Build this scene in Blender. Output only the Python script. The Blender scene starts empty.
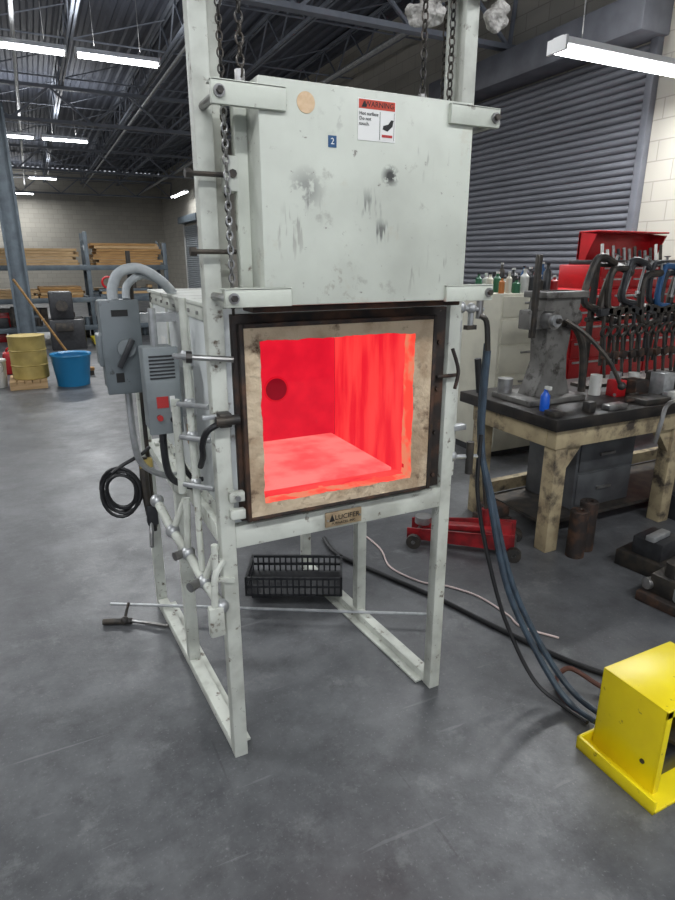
import bpy, bmesh, math, random
from mathutils import Vector, Matrix, Euler, noise
random.seed(7)
SC=bpy.context.scene
try:
    SC.view_settings.view_transform='Standard'; SC.view_settings.look='None'
except Exception: pass

# ---------------------------------------------------------------- materials
MC={}
def mat(name,c1,c2=None,rough=.5,metal=0,scale=8,thr=(.35,.7),bump=0,bscale=60,emit=None,es=0,c3=None,c3thr=(.62,.68),c3scale=14,detail=6,stretch=(1,1,1),rvar=0):
    if name in MC: return MC[name]
    m=bpy.data.materials.new(name); m.use_nodes=True; N=m.node_tree.nodes; L=m.node_tree.links
    b=N['Principled BSDF']; b.inputs['Roughness'].default_value=rough; b.inputs['Metallic'].default_value=metal
    b.inputs['Base Color'].default_value=(*c1,1)
    tc=N.new('ShaderNodeTexCoord'); mp=N.new('ShaderNodeMapping'); mp.inputs['Scale'].default_value=stretch
    L.new(tc.outputs['Object'],mp.inputs['Vector'])
    out=None
    if c2:
        n=N.new('ShaderNodeTexNoise'); n.inputs['Scale'].default_value=scale; n.inputs['Detail'].default_value=detail
        L.new(mp.outputs[0],n.inputs['Vector'])
        r=N.new('ShaderNodeMapRange'); r.inputs[1].default_value=thr[0]; r.inputs[2].default_value=thr[1]; r.interpolation_type='SMOOTHSTEP'
        L.new(n.outputs['Fac'],r.inputs[0])
        mx=N.new('ShaderNodeMix'); mx.data_type='RGBA'; mx.inputs[6].default_value=(*c1,1); mx.inputs[7].default_value=(*c2,1)
        L.new(r.outputs[0],mx.inputs[0]); out=mx.outputs[2]
    if c3:
        n=N.new('ShaderNodeTexNoise'); n.inputs['Scale'].default_value=c3scale; n.inputs['Detail'].default_value=8; n.inputs['Roughness'].default_value=.65
        mp3=N.new('ShaderNodeMapping'); mp3.inputs['Location'].default_value=(3.1,7.7,1.3); L.new(mp.outputs[0],mp3.inputs[0]); L.new(mp3.outputs[0],n.inputs['Vector'])
        r=N.new('ShaderNodeMapRange'); r.inputs[1].default_value=c3thr[0]; r.inputs[2].default_value=c3thr[1]
        L.new(n.outputs['Fac'],r.inputs[0])
        mx=N.new('ShaderNodeMix'); mx.data_type='RGBA'; mx.inputs[7].default_value=(*c3,1)
        if out: L.new(out,mx.inputs[6])
        else: mx.inputs[6].default_value=(*c1,1)
        L.new(r.outputs[0],mx.inputs[0]); out=mx.outputs[2]
    if out: L.new(out,b.inputs['Base Color'])
    if bump:
        n=N.new('ShaderNodeTexNoise'); n.inputs['Scale'].default_value=bscale; n.inputs['Detail'].default_value=4
        L.new(tc.outputs['Object'],n.inputs['Vector'])
        bp=N.new('ShaderNodeBump'); bp.inputs['Strength'].default_value=bump; bp.inputs['Distance'].default_value=.01
        L.new(n.outputs['Fac'],bp.inputs['Height']); L.new(bp.outputs[0],b.inputs['Normal'])
    if emit:
        b.inputs['Emission Color'].default_value=(*emit,1); b.inputs['Emission Strength'].default_value=es
    MC[name]=m; return m
def glow(name,c1,c2,scale=6,stretch=(1,1,1),es=1.0,thr=(.32,.68)):
    m=bpy.data.materials.new(name); m.use_nodes=True; N=m.node_tree.nodes; L=m.node_tree.links
    b=N['Principled BSDF']; b.inputs['Base Color'].default_value=(.10,.02,.02,1); b.inputs['Roughness'].default_value=1
    tc=N.new('ShaderNodeTexCoord'); mp=N.new('ShaderNodeMapping'); mp.inputs['Scale'].default_value=stretch; L.new(tc.outputs['Object'],mp.inputs[0])
    n=N.new('ShaderNodeTexNoise'); n.inputs['Scale'].default_value=scale; n.inputs['Detail'].default_value=6; L.new(mp.outputs[0],n.inputs[0])
    r=N.new('ShaderNodeMapRange'); r.inputs[1].default_value=thr[0]; r.inputs[2].default_value=thr[1]; r.interpolation_type='SMOOTHSTEP'; L.new(n.outputs['Fac'],r.inputs[0])
    mx=N.new('ShaderNodeMix'); mx.data_type='RGBA'; mx.inputs[6].default_value=(*c1,1); mx.inputs[7].default_value=(*c2,1); L.new(r.outputs[0],mx.inputs[0])
    L.new(mx.outputs[2],b.inputs['Emission Color']); b.inputs['Emission Strength'].default_value=es
    return m

paint=mat('cream_paint',(.62,.65,.575),(.46,.48,.42),.45,0,6,(.4,.75),c3=(.14,.11,.085),c3thr=(.60,.69),c3scale=20,bump=.08)
paint_w=mat('white_paint_worn',(.62,.64,.58),(.43,.44,.395),.5,0,9,(.4,.7),c3=(.11,.08,.055),c3thr=(.60,.69),c3scale=24)
casing=mat('casing_panel',(.68,.71,.71),(.53,.56,.56),.4,0,4,(.4,.7),c3=(.25,.22,.19),c3thr=(.62,.72),c3scale=14)
black=mat('black_rubber',(.012,.012,.014),None,.5)
blackp=mat('black_plastic',(.02,.021,.024),(.035,.036,.04),.4,0,20)
dsteel=mat('dark_steel',(.05,.048,.047),(.10,.085,.07),.45,.6,15)
steel=mat('bare_steel',(.42,.42,.42),(.22,.21,.2),.35,.85,12)
galv=mat('galvanized',(.5,.51,.52),(.36,.37,.38),.4,.6,25)
rust=mat('scorched_steel',(.028,.022,.02),(.10,.05,.03),.7,.2,14,(.42,.68),c3=(.25,.20,.16),c3thr=(.66,.74),c3scale=30)
refr=mat('refractory_brick',(.60,.48,.34),(.40,.29,.19),.95,0,11,(.42,.68),c3=(.11,.065,.04),c3thr=(.56,.68),c3scale=13,bump=1,bscale=40)
egrey=mat('enclosure_grey',(.17,.195,.21),(.12,.14,.15),.45,0,7,c3=(.05,.05,.05),c3thr=(.63,.7))
egrey2=mat('enclosure_light',(.25,.28,.29),(.18,.20,.21),.5,0,9)
redl=mat('red_label',(.45,.03,.03),None,.5)
whitel=mat('white_label',(.8,.8,.78),None,.5)
orangel=mat('warn_orange',(.55,.06,.03),None,.5)
blackl=mat('label_ink',(.01,.01,.01),None,.6)
bluel=mat('blue_label',(.02,.08,.2),None,.5)
tanst=mat('tan_sticker',(.75,.55,.36),(.66,.46,.28),.7,0,60)
brass=mat('name_plate',(.42,.32,.20),(.28,.20,.12),.45,.2,25)
yellow=mat('yellow_paint',(.86,.70,.008),(.76,.60,.008),.35,0,5,c3=(.25,.17,.02),c3thr=(.65,.71),c3scale=25)
redp=mat('red_paint',(.48,.012,.018),(.34,.01,.012),.35,0,5)
jackred=mat('jack_red',(.33,.015,.02),(.14,.012,.015),.4,0,14)
blueh=mat('blue_hose',(.045,.07,.10),(.03,.042,.06),.45,0,20)
creamc=mat('cream_cabinet',(.66,.64,.53),(.56,.54,.45),.45,0,5)
mach=mat('machine_grey',(.17,.165,.155),(.10,.095,.088),.5,.1,8,c3=(.04,.035,.03),c3thr=(.52,.64))
wood=mat('lumber',(.42,.24,.09),(.28,.15,.055),.75,0,5,stretch=(1,8,8))
wood2=mat('pale_lumber',(.52,.35,.19),(.40,.26,.12),.8,0,5,stretch=(1,8,8))
benchw=mat('bench_paint',(.44,.36,.22),(.28,.22,.135),.7,0,8,c3=(.05,.038,.03),c3thr=(.50,.64),c3scale=6)
benchtop=mat('bench_top_steel',(.016,.015,.015),(.04,.033,.028),.45,.3,9)
rackst=mat('rack_steel',(.12,.15,.175),(.08,.10,.12),.5,.1,6)
trussm=mat('joist_paint',(.22,.24,.28),(.16,.175,.21),.55,0,3)
deckm=mat('deck_paint',(.095,.105,.135),(.07,.078,.10),.6,.1,1)
fluff=mat('ceramic_wool',(.62,.60,.57),(.35,.33,.31),1,0,40,bump=1,bscale=90)
bucketb=mat('blue_plastic',(.015,.19,.40),None,.4)
yelb=mat('yellow_barrel',(.50,.38,.12),(.36,.27,.08),.5,0,6)
whitep=mat('white_plastic',(.6,.6,.57),None,.4)
slat=mat('door_slat_grey',(.185,.19,.215),(.14,.145,.165),.5,.1,2,stretch=(1,.4,4))
tube_e=mat('fluorescent_tube',(1,1,1),None,.4,emit=(.95,.98,1),es=14)
fixw=mat('fixture_white',(.8,.8,.8),None,.4)
cordw=mat('pink_cord',(.62,.50,.48),None,.5)
em_back=glow('glow_back',(.76,.010,.030),(.58,.005,.022),7)
em_side=glow('glow_side',(1.0,.055,.052),(.76,.012,.028),5,(1,3.2,.6),1.0,(.36,.64))
em_floor=glow('glow_floor',(1.0,.22,.20),(1.0,.085,.09),6,(1,1,1),1.0,(.38,.62))
em_hole=glow('glow_port',(.10,.0,.006),(.16,0,.01))
em_seam=glow('glow_seam',(.62,.004,.016),(.5,.003,.014))
em_lip=glow('glow_lip',(1.0,.07,.045),(.72,.22,.12),14,(1,1,1),1.0,(.42,.6))

# ---------------------------------------------------------------- builder
class B:
    def __init__(s,name): s.name=name; s.bm=bmesh.new(); s.mats=[]
    def mi(s,m):
        if m not in s.mats: s.mats.append(m)
        return s.mats.index(m)
    def _add(s,verts,faces,m):
        i=s.mi(m); vs=[s.bm.verts.new(v) for v in verts]; fs=[]
        for f in faces:
            try:
                F=s.bm.faces.new([vs[k] for k in f]); F.material_index=i; F.smooth=True; fs.append(F)
            except ValueError: pass
        return vs,fs
    def obox(s,c,size,m,rot=None,bev=0):
        R=(rot if isinstance(rot,Matrix) else Euler(rot).to_matrix()) if rot is not None else Matrix.Identity(3)
        h=Vector(size)/2; c=Vector(c)
        V=[c+R@Vector((x*h.x,y*h.y,z*h.z)) for x in(-1,1) for y in(-1,1) for z in(-1,1)]
        F=[(0,1,3,2),(4,6,7,5),(0,4,5,1),(2,3,7,6),(0,2,6,4),(1,5,7,3)]
        vs,fs=s._add(V,F,m)
        if bev:
            es=list({e for f in fs for e in f.edges})
            r=bmesh.ops.bevel(s.bm,geom=es,offset=bev,segments=2,affect='EDGES',profile=.5)
            for f in r['faces']: f.smooth=True; f.material_index=s.mi(m)
    def box(s,x0,x1,y0,y1,z0,z1,m,bev=0):
        s.obox(((x0+x1)/2,(y0+y1)/2,(z0+z1)/2),(abs(x1-x0),abs(y1-y0),abs(z1-z0)),m,None,bev)
    def beam(s,p0,p1,w,h,m,bev=0):
        p0,p1=Vector(p0),Vector(p1); d=p1-p0; l=d.length; z=d.normalized()
        up=Vector((0,0,1)) if abs(z.z)<.95 else Vector((0,1,0))
        x=up.cross(z).normalized(); y=z.cross(x)
        R=Matrix((x,y,z)).transposed()
        s.obox((p0+p1)/2,(w,h,l),m,R,bev)
    def cyl(s,p0,p1,r,m,r2=None,seg=18):
        p0,p1=Vector(p0),Vector(p1); r2=r if r2 is None else r2
        z=(p1-p0).normalized(); up=Vector((0,0,1)) if abs(z.z)<.95 else Vector((1,0,0))
        x=up.cross(z).normalized(); y=z.cross(x); V=[];F=[]
        for k in range(seg):
            a=2*math.pi*k/seg; d=x*math.cos(a)+y*math.sin(a)
            V+=[p0+d*r,p1+d*r2]
        for k in range(seg):
            n=(k+1)%seg; F.append((2*k,2*n,2*n+1,2*k+1))
        F.append(tuple(2*k for k in range(seg))[::-1]); F.append(tuple(2*k+1 for k in range(seg)))
        s._add(V,F,m)
    def lathe(s,c,prof,m,seg=28,axis='z'):
        V=[];F=[];c=Vector(c);n=len(prof)
        for k in range(seg):
            a=2*math.pi*k/seg
            for r,z in prof:
                if axis=='z': V.append(c+Vector((r*math.cos(a),r*math.sin(a),z)))
                elif axis=='x': V.append(c+Vector((z,r*math.cos(a),r*math.sin(a))))
                else: V.append(c+Vector((r*math.cos(a),z,-r*math.sin(a))))
        for k in range(seg):
            k2=(k+1)%seg
            for j in range(n-1): F.append((k*n+j,k2*n+j,k2*n+j+1,k*n+j+1))
        s._add(V,F,m)
    def tube(s,pts,r,m,seg=8,smooth=True,sub=6,closed=False):
        P=[Vector(p) for p in pts]
        if smooth and len(P)>2:
            Q=[]
            n=len(P)
            for i in range(n if closed else n-1):
                if closed: a,b,c,d=P[(i-1)%n],P[i],P[(i+1)%n],P[(i+2)%n]
                else: a,b,c,d=P[max(i-1,0)],P[i],P[i+1],P[min(i+2,n-1)]
                for k in range(sub):
                    t=k/sub
                    Q.append(.5*((2*b)+(c-a)*t+(2*a-5*b+4*c-d)*t*t+(3*b-a-3*c+d)*t**3))
            if not closed: Q.append(P[-1])
            P=Q
        V=[];F=[];x=None;n=len(P)
        for i,p in enumerate(P):
            if closed: t=(P[(i+1)%n]-P[i-1]).normalized()
            else: t=(P[min(i+1,n-1)]-P[max(i-1,0)]).normalized()
            if x is None:
                up=Vector((0,0,1)) if abs(t.z)<.9 else Vector((1,0,0)); x=up.cross(t).normalized()
            else:
                x=(x-t*x.dot(t)).normalized()
            y=t.cross(x)
            for k in range(seg):
                a=2*math.pi*k/seg; V.append(p+(x*math.cos(a)+y*math.sin(a))*r)
        for i in range(n if closed else n-1):
            i2=(i+1)%n
            for k in range(seg):
                k2=(k+1)%seg; F.append((i*seg+k,i*seg+k2,i2*seg+k2,i2*seg+k))
        if not closed:
            F.append(tuple(range(seg))[::-1]); F.append(tuple((n-1)*seg+k for k in range(seg)))
        s._add(V,F,m)
    def torus(s,c,R,r,m,axis=(0,0,1),sx=1,seg=16,ts=8,xd=None):
        z=Vector(axis).normalized()
        up=Vector(xd) if xd is not None else (Vector((0,0,1)) if abs(z.z)<.9 else Vector((1,0,0)))
        x=(up-z*up.dot(z)).normalized(); y=z.cross(x); c=Vector(c)
        s.tube([c+x*R*sx*math.cos(2*math.pi*k/seg)+y*R*math.sin(2*math.pi*k/seg) for k in range(seg)],r,m,ts,False,closed=True)
    def sph(s,c,r,m,sc=(1,1,1),seg=18,ring=12,nz=0,nf=8):
        V=[];F=[];c=Vector(c)
        for i in range(ring+1):
            th=math.pi*i/ring
            for k in range(seg):
                a=2*math.pi*k/seg
                d=Vector((math.sin(th)*math.cos(a),math.sin(th)*math.sin(a),math.cos(th)))
                rr=r*(1+nz*noise.noise((c+d*r)*nf)) if nz else r
                V.append(c+Vector((d.x*sc[0],d.y*sc[1],d.z*sc[2]))*rr)
        for i in range(ring):
            for k in range(seg):
                k2=(k+1)%seg; F.append((i*seg+k,(i+1)*seg+k,(i+1)*seg+k2,i*seg+k2))
        s._add(V,F,m)
    def prism(s,poly,vec,m):
        P=[Vector(p) for p in poly]; v=Vector(vec); n=len(P)
        V=P+[p+v for p in P]
        F=[tuple(range(n))[::-1],tuple(range(n,2*n))]+[(k,(k+1)%n,n+(k+1)%n,n+k) for k in range(n)]
        s._add(V,F,m)
    def chain(s,p0,p1,m,R=.0085,r=.0026,pitch=.021):
        p0,p1=Vector(p0),Vector(p1); d=(p1-p0); n=max(2,int(d.length/pitch)); z=d.normalized()
        a=Vector((0,1,0)) if abs(z.y)<.9 else Vector((1,0,0)); b=z.cross(a).normalized()
        for i in range(n):
            c=p0+d*((i+.5)/n)
            s.torus(c,R,r,m,axis=(a if i%2 else b),sx=1.55,seg=10,ts=5,xd=z)
    def text(s,body,c,size,m,R,align='CENTER'):
        cu=bpy.data.curves.new('tmp','FONT'); cu.body=body; cu.size=size; cu.align_x=align; cu.align_y='CENTER'; cu.extrude=.0004; cu.resolution_u=2
        o=bpy.data.objects.new('tmp',cu); SC.collection.objects.link(o)
        bpy.context.view_layer.update()
        dg=bpy.context.evaluated_depsgraph_get(); me=o.evaluated_get(dg).to_mesh()
        V=[Vector(c)+R@v.co for v in me.vertices]; F=[tuple(p.vertices) for p in me.polygons]
        s._add(V,F,m); bpy.data.objects.remove(o); bpy.data.curves.remove(cu)
    def finish(s,ang=35,origin=True,parent=None):
        bmesh.ops.recalc_face_normals(s.bm,faces=s.bm.faces)
        me=bpy.data.meshes.new(s.name); 
        vs=[v.co for v in s.bm.verts]; off=Vector((0,0,0))
        if origin and vs:
            mn=Vector([min(v[i] for v in vs) for i in range(3)]); mx=Vector([max(v[i] for v in vs) for i in range(3)])
            off=Vector(((mn.x+mx.x)/2,(mn.y+mx.y)/2,mn.z))
            bmesh.ops.translate(s.bm,verts=s.bm.verts,vec=-off)
        s.bm.to_mesh(me); s.bm.free()
        for m in s.mats: me.materials.append(m)
        me.set_sharp_from_angle(angle=math.radians(ang))
        o=bpy.data.objects.new(s.name,me); o.location=off; SC.collection.objects.link(o)
        if parent:
            bpy.context.view_layer.update()
            o.parent=parent; o.matrix_parent_inverse=parent.matrix_world.inverted()
        return o
FRONT=Matrix(((1,0,0),(0,0,-1),(0,1,0)))   # text plane facing -Y

# ---------------------------------------------------------------- room shell
def floor_material():
    m=bpy.data.materials.new('concrete_floor'); m.use_nodes=True; N=m.node_tree.nodes; L=m.node_tree.links; b=N['Principled BSDF']
    tc=N.new('ShaderNodeTexCoord')
    def nz(s,d,r=.6,off=0,st=(1,1,1),rot=0):
        n=N.new('ShaderNodeTexNoise'); n.inputs['Scale'].default_value=s; n.inputs['Detail'].default_value=d; n.inputs['Roughness'].default_value=r
        mp=N.new('ShaderNodeMapping'); mp.inputs['Location'].default_value=(off,off*.7,0); mp.inputs['Scale'].default_value=st; mp.inputs['Rotation'].default_value=(0,0,rot); L.new(tc.outputs['Object'],mp.inputs[0]); L.new(mp.outputs[0],n.inputs['Vector']); return n.outputs['Fac']
    def rng(v,a,b_,c=0,d=1):
        r=N.new('ShaderNodeMapRange'); r.inputs[1].default_value=a; r.inputs[2].default_value=b_; r.inputs[3].default_value=c; r.inputs[4].default_value=d; L.new(v,r.inputs[0]); return r.outputs[0]
    def mix(f,a,c):
        x=N.new('ShaderNodeMix'); x.data_type='RGBA'; L.new(f,x.inputs[0])
        for k,v in ((6,a),(7,c)):
            if isinstance(v,tuple): x.inputs[k].default_value=(*v,1)
            else: L.new(v,x.inputs[k])
        return x.outputs[2]
    A=mix(rng(nz(2.2,10,.72),.36,.64),(.070,.073,.079),(.140,.145,.152))
    A=mix(rng(nz(.8,7,.66,5.3),.46,.62,0,.7),A,(.058,.060,.065))
    A=mix(rng(nz(6,10,.75,2.2),.50,.68,0,.6),A,(.042,.042,.046))
    A=mix(rng(nz(4.5,11,.78,11),.55,.66,0,.5),A,(.20,.205,.21))
    A=mix(rng(nz(90,3,.6,9),.60,.74,0,.45),A,(.25,.25,.26))
    A=mix(rng(nz(1,6,.6,4,(30,1.2,1),.6),.66,.70,0,.35),A,(.03,.03,.032))
    A=mix(rng(nz(1,6,.6,8,(1.6,34,1),.3),.67,.70,0,.35),A,(.25,.25,.26))
    A=mix(rng(nz(1,6,.6,15,(2,26,1),1.3),.66,.69,0,.3),A,(.22,.22,.23))
    L.new(A,b.inputs['Base Color'])
    L.new(rng(nz(3.5,10,.75,7),.35,.65,.30,.50),b.inputs['Roughness'])
    bp=N.new('ShaderNodeBump'); bp.inputs['Strength'].default_value=.15; bp.inputs['Distance'].default_value=.01
    L.new(nz(18,6),bp.inputs['Height']); L.new(bp.outputs[0],b.inputs['Normal'])
    return m
def block_material(name,swap):
    m=bpy.data.materials.new(name); m.use_nodes=True; N=m.node_tree.nodes; L=m.node_tree.links; b=N['Principled BSDF']
    tc=N.new('ShaderNodeTexCoord'); sx=N.new('ShaderNodeSeparateXYZ'); cx=N.new('ShaderNodeCombineXYZ')
    L.new(tc.outputs['Object'],sx.inputs[0]); L.new(sx.outputs[1 if swap else 0],cx.inputs[0]); L.new(sx.outputs[2],cx.inputs[1])
    br=N.new('ShaderNodeTexBrick'); br.inputs['Scale'].default_value=1; br.inputs['Brick Width'].default_value=.4; br.inputs['Row Height'].default_value=.2
    br.inputs['Mortar Size'].default_value=.006; br.inputs['Color1'].default_value=(.42,.395,.345,1); br.inputs['Color2'].default_value=(.37,.35,.305,1); br.inputs['Mortar'].default_value=(.28,.265,.235,1)
    L.new(cx.outputs[0],br.inputs['Vector']); L.new(br.outputs['Color'],b.inputs['Base Color']); b.inputs['Roughness'].default_value=.85
    bp=N.new('ShaderNodeBump'); bp.inputs['Strength'].default_value=.3; bp.inputs['Distance'].default_value=.01; bp.invert=True
    L.new(br.outputs['Fac'],bp.inputs['Height']); L.new(bp.outputs[0],b.inputs['Normal'])
    return m
XL,XR,YF,YB,ZC=-9,6.1,-6,32,5.5
f=B('floor'); f.box(XL-.2,XR+.2,YF,YB+.2,-.1,0,floor_material()); f.finish(origin=False)
blkY=block_material('block_wall_side',True); blkX=block_material('block_wall_end',False)
w=B('wall_right')
D1=(5.0,8.4,3.75); D2=(24.2,27.2,2.95)
w.box(XR,XR+.2,YF,YB,0,ZC,blkY); w.finish(origin=False)
w=B('wall_back'); w.box(XL,XR,YB,YB+.2,0,ZC,blkX); w.finish(origin=False)
w=B('wall_left'); w.box(XL-.2,XL,YF,YB,0,ZC,blkY); w.finish(origin=False)
def rollup(name,d,m,xface=XR-.045,h=.078):
    r=B(name); n=int(d[2]/h); 
    for i in range(n+1):
        z=i*h; z1=min(z+h,d[2])
        if z1-z<.01: continue
        k=z1-z
        poly=[(xface+.03,d[0],z),(xface+.004,d[0],z+.1*k),(xface-.012,d[0],z+.35*k),(xface-.012,d[0],z+.65*k),(xface+.004,d[0],z+.9*k),(xface+.03,d[0],z1)]
        r.prism(poly,(0,d[1]-d[0],0),m)
    r.finish(ang=60)
rollup('door_1',D1,slat)
slatw=mat('pale_slat',(.36,.39,.42),(.3,.33,.35),.5)
rollup('door_2',D2,slatw)
jamb=mat('jamb_paint',(.13,.135,.155),(.09,.095,.11),.5,0,4)
t=B('trim_1')
t.box(XR-.09,XR-.002,D1[0]-.09,D1[0]-.003,0,D1[2]+.05,jamb,.004); t.box(XR-.09,XR-.002,D1[1]+.003,D1[1]+.11,0,D1[2]+.05,jamb,.004)
t.box(XR-.42,XR-.002,D1[0]-.15,D1[1]+.15,D1[2]+.01,D1[2]+.36,jamb,.02)
t.finish()
t=B('trim_2'); t.box(XR-.09,XR-.002,D2[0]-.1,D2[0]-.003,0,D2[2]+.1,whitep); t.box(XR-.09,XR-.002,D2[1]+.003,D2[1]+.1,0,D2[2]+.1,whitep); t.box(XR-.3,XR-.002,D2[0]-.1,D2[1]+.1,D2[2]+.1,D2[2]+.35,rackst); t.finish()
# corrugated deck
c=B('ceiling'); x=XL; V=[]
prof=[]
while x<XR:
    prof+=[(x,ZC+.04),(x+.07,ZC+.04),(x+.10,ZC),(x+.17,ZC)]; x+=.2
prof.append((XR,ZC+.04))
c._add([(p[0],yy,p[1]) for yy in (YF,YB) for p in prof],[(i,i+1,len(prof)+i+1,len(prof)+i) for i in range(len(prof)-1)],deckm)
c.box(XL,XR,YF,YB,ZC+.06,ZC+.12,deckm)
c.finish(ang=20,origin=False)
def joist(x):
    j=B('roof_joist'); zt,zb=ZC-.04,4.92
    for dz in (zt,zb):
        j.beam((x-.03,YF+.02,dz),(x-.03,YB-.02,dz),.035,.05,trussm); j.beam((x+.03,YF+.02,dz),(x+.03,YB-.02,dz),.035,.05,trussm)
    y=YF+.02; up=False
    while y<YB-.03:
        y2=min(y+.55,YB-.02); a=(x,y,zt if up else zb); b_=(x,y2,zb if up else zt); j.beam(a,b_,.022,.022,trussm); y=y2; up=not up
    j.finish()
xx=-8.3
while xx<XR: joist(xx); xx+=1.55
def girder(y):
    j=B('roof_girder'); zt,zb=4.86,4.25
    for dz in (zt,zb):
        j.beam((XL+.02,y,dz),(XR-.02,y,dz),.12,.06,trussm)
    x=XL+.02; up=False
    while x<XR-.03:
        x2=min(x+.75,XR-.02); a=(x,y,zt if up else zb); b_=(x2,y,zb if up else zt); j.beam(a,b_,.04,.04,trussm); x=x2; up=not up
    j.finish()
for y in (7.2,14.6,22,29.4): girder(y)
j=B('joist_bridging')
y=-5
while y<YB:
    j.cyl((XL+.03,y,4.95),(XR-.03,y,4.95),.014,trussm,seg=6)
    x=-8.3
    while x+1.55<XR: j.cyl((x,y,4.94),(x+1.55,y,5.42),.011,trussm,seg=5); x+=1.55
    y+=2.4
j.finish()
j=B('ceiling_conduit')
for x,z,r in ((.2,4.7,.03),(2.6,4.75,.025),(-1.6,4.6,.03),(4.9,4.5,.04)):
    j.cyl((x,YF,z),(x,YB-.05,z),r,galv,seg=8)
j.finish()
j=B('steel_column'); 
j.box(-.40,-.36,13.0,13.3,0,4.2,rackst); j.box(-.12,-.08,13.0,13.3,0,4.2,rackst); j.box(-.37,-.11,13.12,13.16,0,4.2,rackst); j.box(-.48,0.0,12.95,13.35,0,.03,rackst); j.finish()

# ---------------------------------------------------------------- lights
def lamp(loc,sz,power,up=False):
    ld=bpy.data.lights.new('tube_and_fill_light','AREA'); ld.shape='RECTANGLE'; ld.size,ld.size_y=sz; ld.energy=power; ld.color=(.97,.99,1)
    lo=bpy.data.objects.new('tube_and_fill_light',ld); lo.location=loc
    if up: lo.rotation_euler=(math.pi,0,0)
    SC.collection.objects.link(lo)
def fixture(x0,x1,y,z,along='x',power=0,hang=ZC,up=.3):
    b=B('fluorescent_light_fixture')
    if along=='x':
        b.prism([(x0,y-.11,z),(x0,y-.05,z+.07),(x0,y+.05,z+.07),(x0,y+.11,z)],(x1-x0,0,0),fixw)
        for dy in (-.055,.055): b.cyl((x0+.03,y+dy,z-.018),(x1-.03,y+dy,z-.018),.017,tube_e,seg=10)
        for xx in (x0,x1): b.box(xx-.012,xx+.012,y-.1,y+.1,z-.04,z+.06,fixw)
        for xx in (x0+.25,x1-.25): b.cyl((xx,y,z+.07),(xx,y,hang),.004,steel,seg=5)
        loc=((x0+x1)/2,y,z-.06); sz=(x1-x0,.2)
    else:
        b.prism([(x0-.11,y,z),(x0-.05,y,z+.07),(x0+.05,y,z+.07),(x0+.11,y,z)],(0,x1,0),fixw)
        for dy in (-.055,.055): b.cyl((x0+dy,y+.03,z-.018),(x0+dy,y+x1-.03,z-.018),.017,tube_e,seg=10)
        for yy in (y+.25,y+x1-.25): b.cyl((x0,yy,z+.07),(x0,yy,hang),.004,steel,seg=5)
        loc=(x0,y+x1/2,z-.06); sz=(.2,x1)
    b.finish()
    if power:
        lamp(loc,sz,power)
        if up: lamp((loc[0],loc[1],z+.12),sz,power*up,True)  # extra upward area light above the housing, added to brighten the ceiling
fixture(3.95,5.9,4.15,3.2,power=85)
for y,xs in ((10.1,((.93,2.04),(-.3,.8),(-4,-1.6))),(16.9,((.6,1.6),(-.6,.45),(-4.2,-1.8))),(24.8,((.3,1.2),(-2.2,-.2))),(30.6,((-.6,.5),(-3,-1)))):
    for i,(a,b_) in enumerate(xs): fixture(a,b_,y,4.3,power=((110 if y<20 else 65) if i!=1 else 55))
fixture(5.45,2.4,23.8,4.0,along='y',power=40,up=0)
fixture(-2.0,.4,-.6,3.6,power=64); fixture(1.6,4.0,-.6,3.6,power=66,up=0); fixture(-4.2,-1.8,3.6,3.9,power=125)  # unseen fixtures outside the view, added to light the room
fixture(-1.6,.8,-3.6,3.6,power=78,up=0); fixture(2.2,4.6,4.9,4.4,power=60,up=.6)  # also out of view, behind the camera and above the frame, added for light
wd=bpy.data.worlds.new('World'); SC.world=wd; wd.use_nodes=True
wd.node_tree.nodes['Background'].inputs[0].default_value=(.84,.90,1,1); wd.node_tree.nodes['Background'].inputs[1].default_value=.68

# ---------------------------------------------------------------- furnace
F=B('heat_treat_furnace')
X0,X1,Y0,Y1=.42,1.185,1.62,2.60
ZB,ZT=.845,1.475
ox0,ox1,oz0,oz1=.531,1.035,.912,1.388; cy=2.15
F.box(X0,ox0-.01,Y0,Y1,ZB,ZT,casing,.004); F.box(ox1+.01,X1,Y0,Y1,ZB,ZT,casing,.004)
F.box(ox0-.01,ox1+.01,Y0,Y1,oz1+.01,ZT-.001,casing); F.box(ox0-.01,ox1+.01,Y0,Y1,ZB+.001,oz0-.01,casing)
F.box(ox0-.01,ox1+.01,cy+.02,Y1-.001,oz0-.01,oz1+.01,casing)
for y in (1.93,2.27): F.box(X0-.004,X0,y-.012,y+.012,ZB,ZT,paint_w)
for z in (ZB+.02,ZT-.02): F.box(X0-.006,X0,Y0,Y1,z-.02,z+.02,paint_w,.002)
F.box(X0-.006,X0,Y1-.04,Y1,ZB,ZT,paint_w)
for y in [1.66+.11*i for i in range(9)]:
    for z in (ZB+.02,ZT-.02): F.cyl((X0-.006,y,z),(X0-.012,y,z),.006,steel,seg=6)
F.box(X0-.003,X0,2.34,2.42,1.22,1.32,whitel); F.box(X0-.003,X0,2.02,2.07,.98,1.05,tanst)
F.box(X0-.01,X1+.01,Y0+.0,Y1+.01,ZT,ZT+.012,paint_w,.002)
F.box(.462,ox0-.008,Y0-.022,Y0,ZB+.012,ZT-.015,rust,.002); F.box(ox1+.008,1.165,Y0-.022,Y0,ZB+.012,ZT-.015,rust,.002)
F.box(ox0-.009,ox1+.009,Y0-.0215,Y0,oz1+.008,ZT-.016,rust); F.box(ox0-.009,ox1+.009,Y0-.0215,Y0,ZB+.013,oz0-.008,rust)
for a in ((.474,.487,.862,1.437),(1.100,1.114,.862,1.437)): F.box(a[0],a[1],Y0-.05,Y0-.022,a[2],a[3],rust,.003)
for a in ((.487,1.100,.862,.874),(.487,1.100,1.425,1.437)): F.box(a[0],a[1],Y0-.05,Y0-.022,a[2],a[3],rust,.003)
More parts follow.
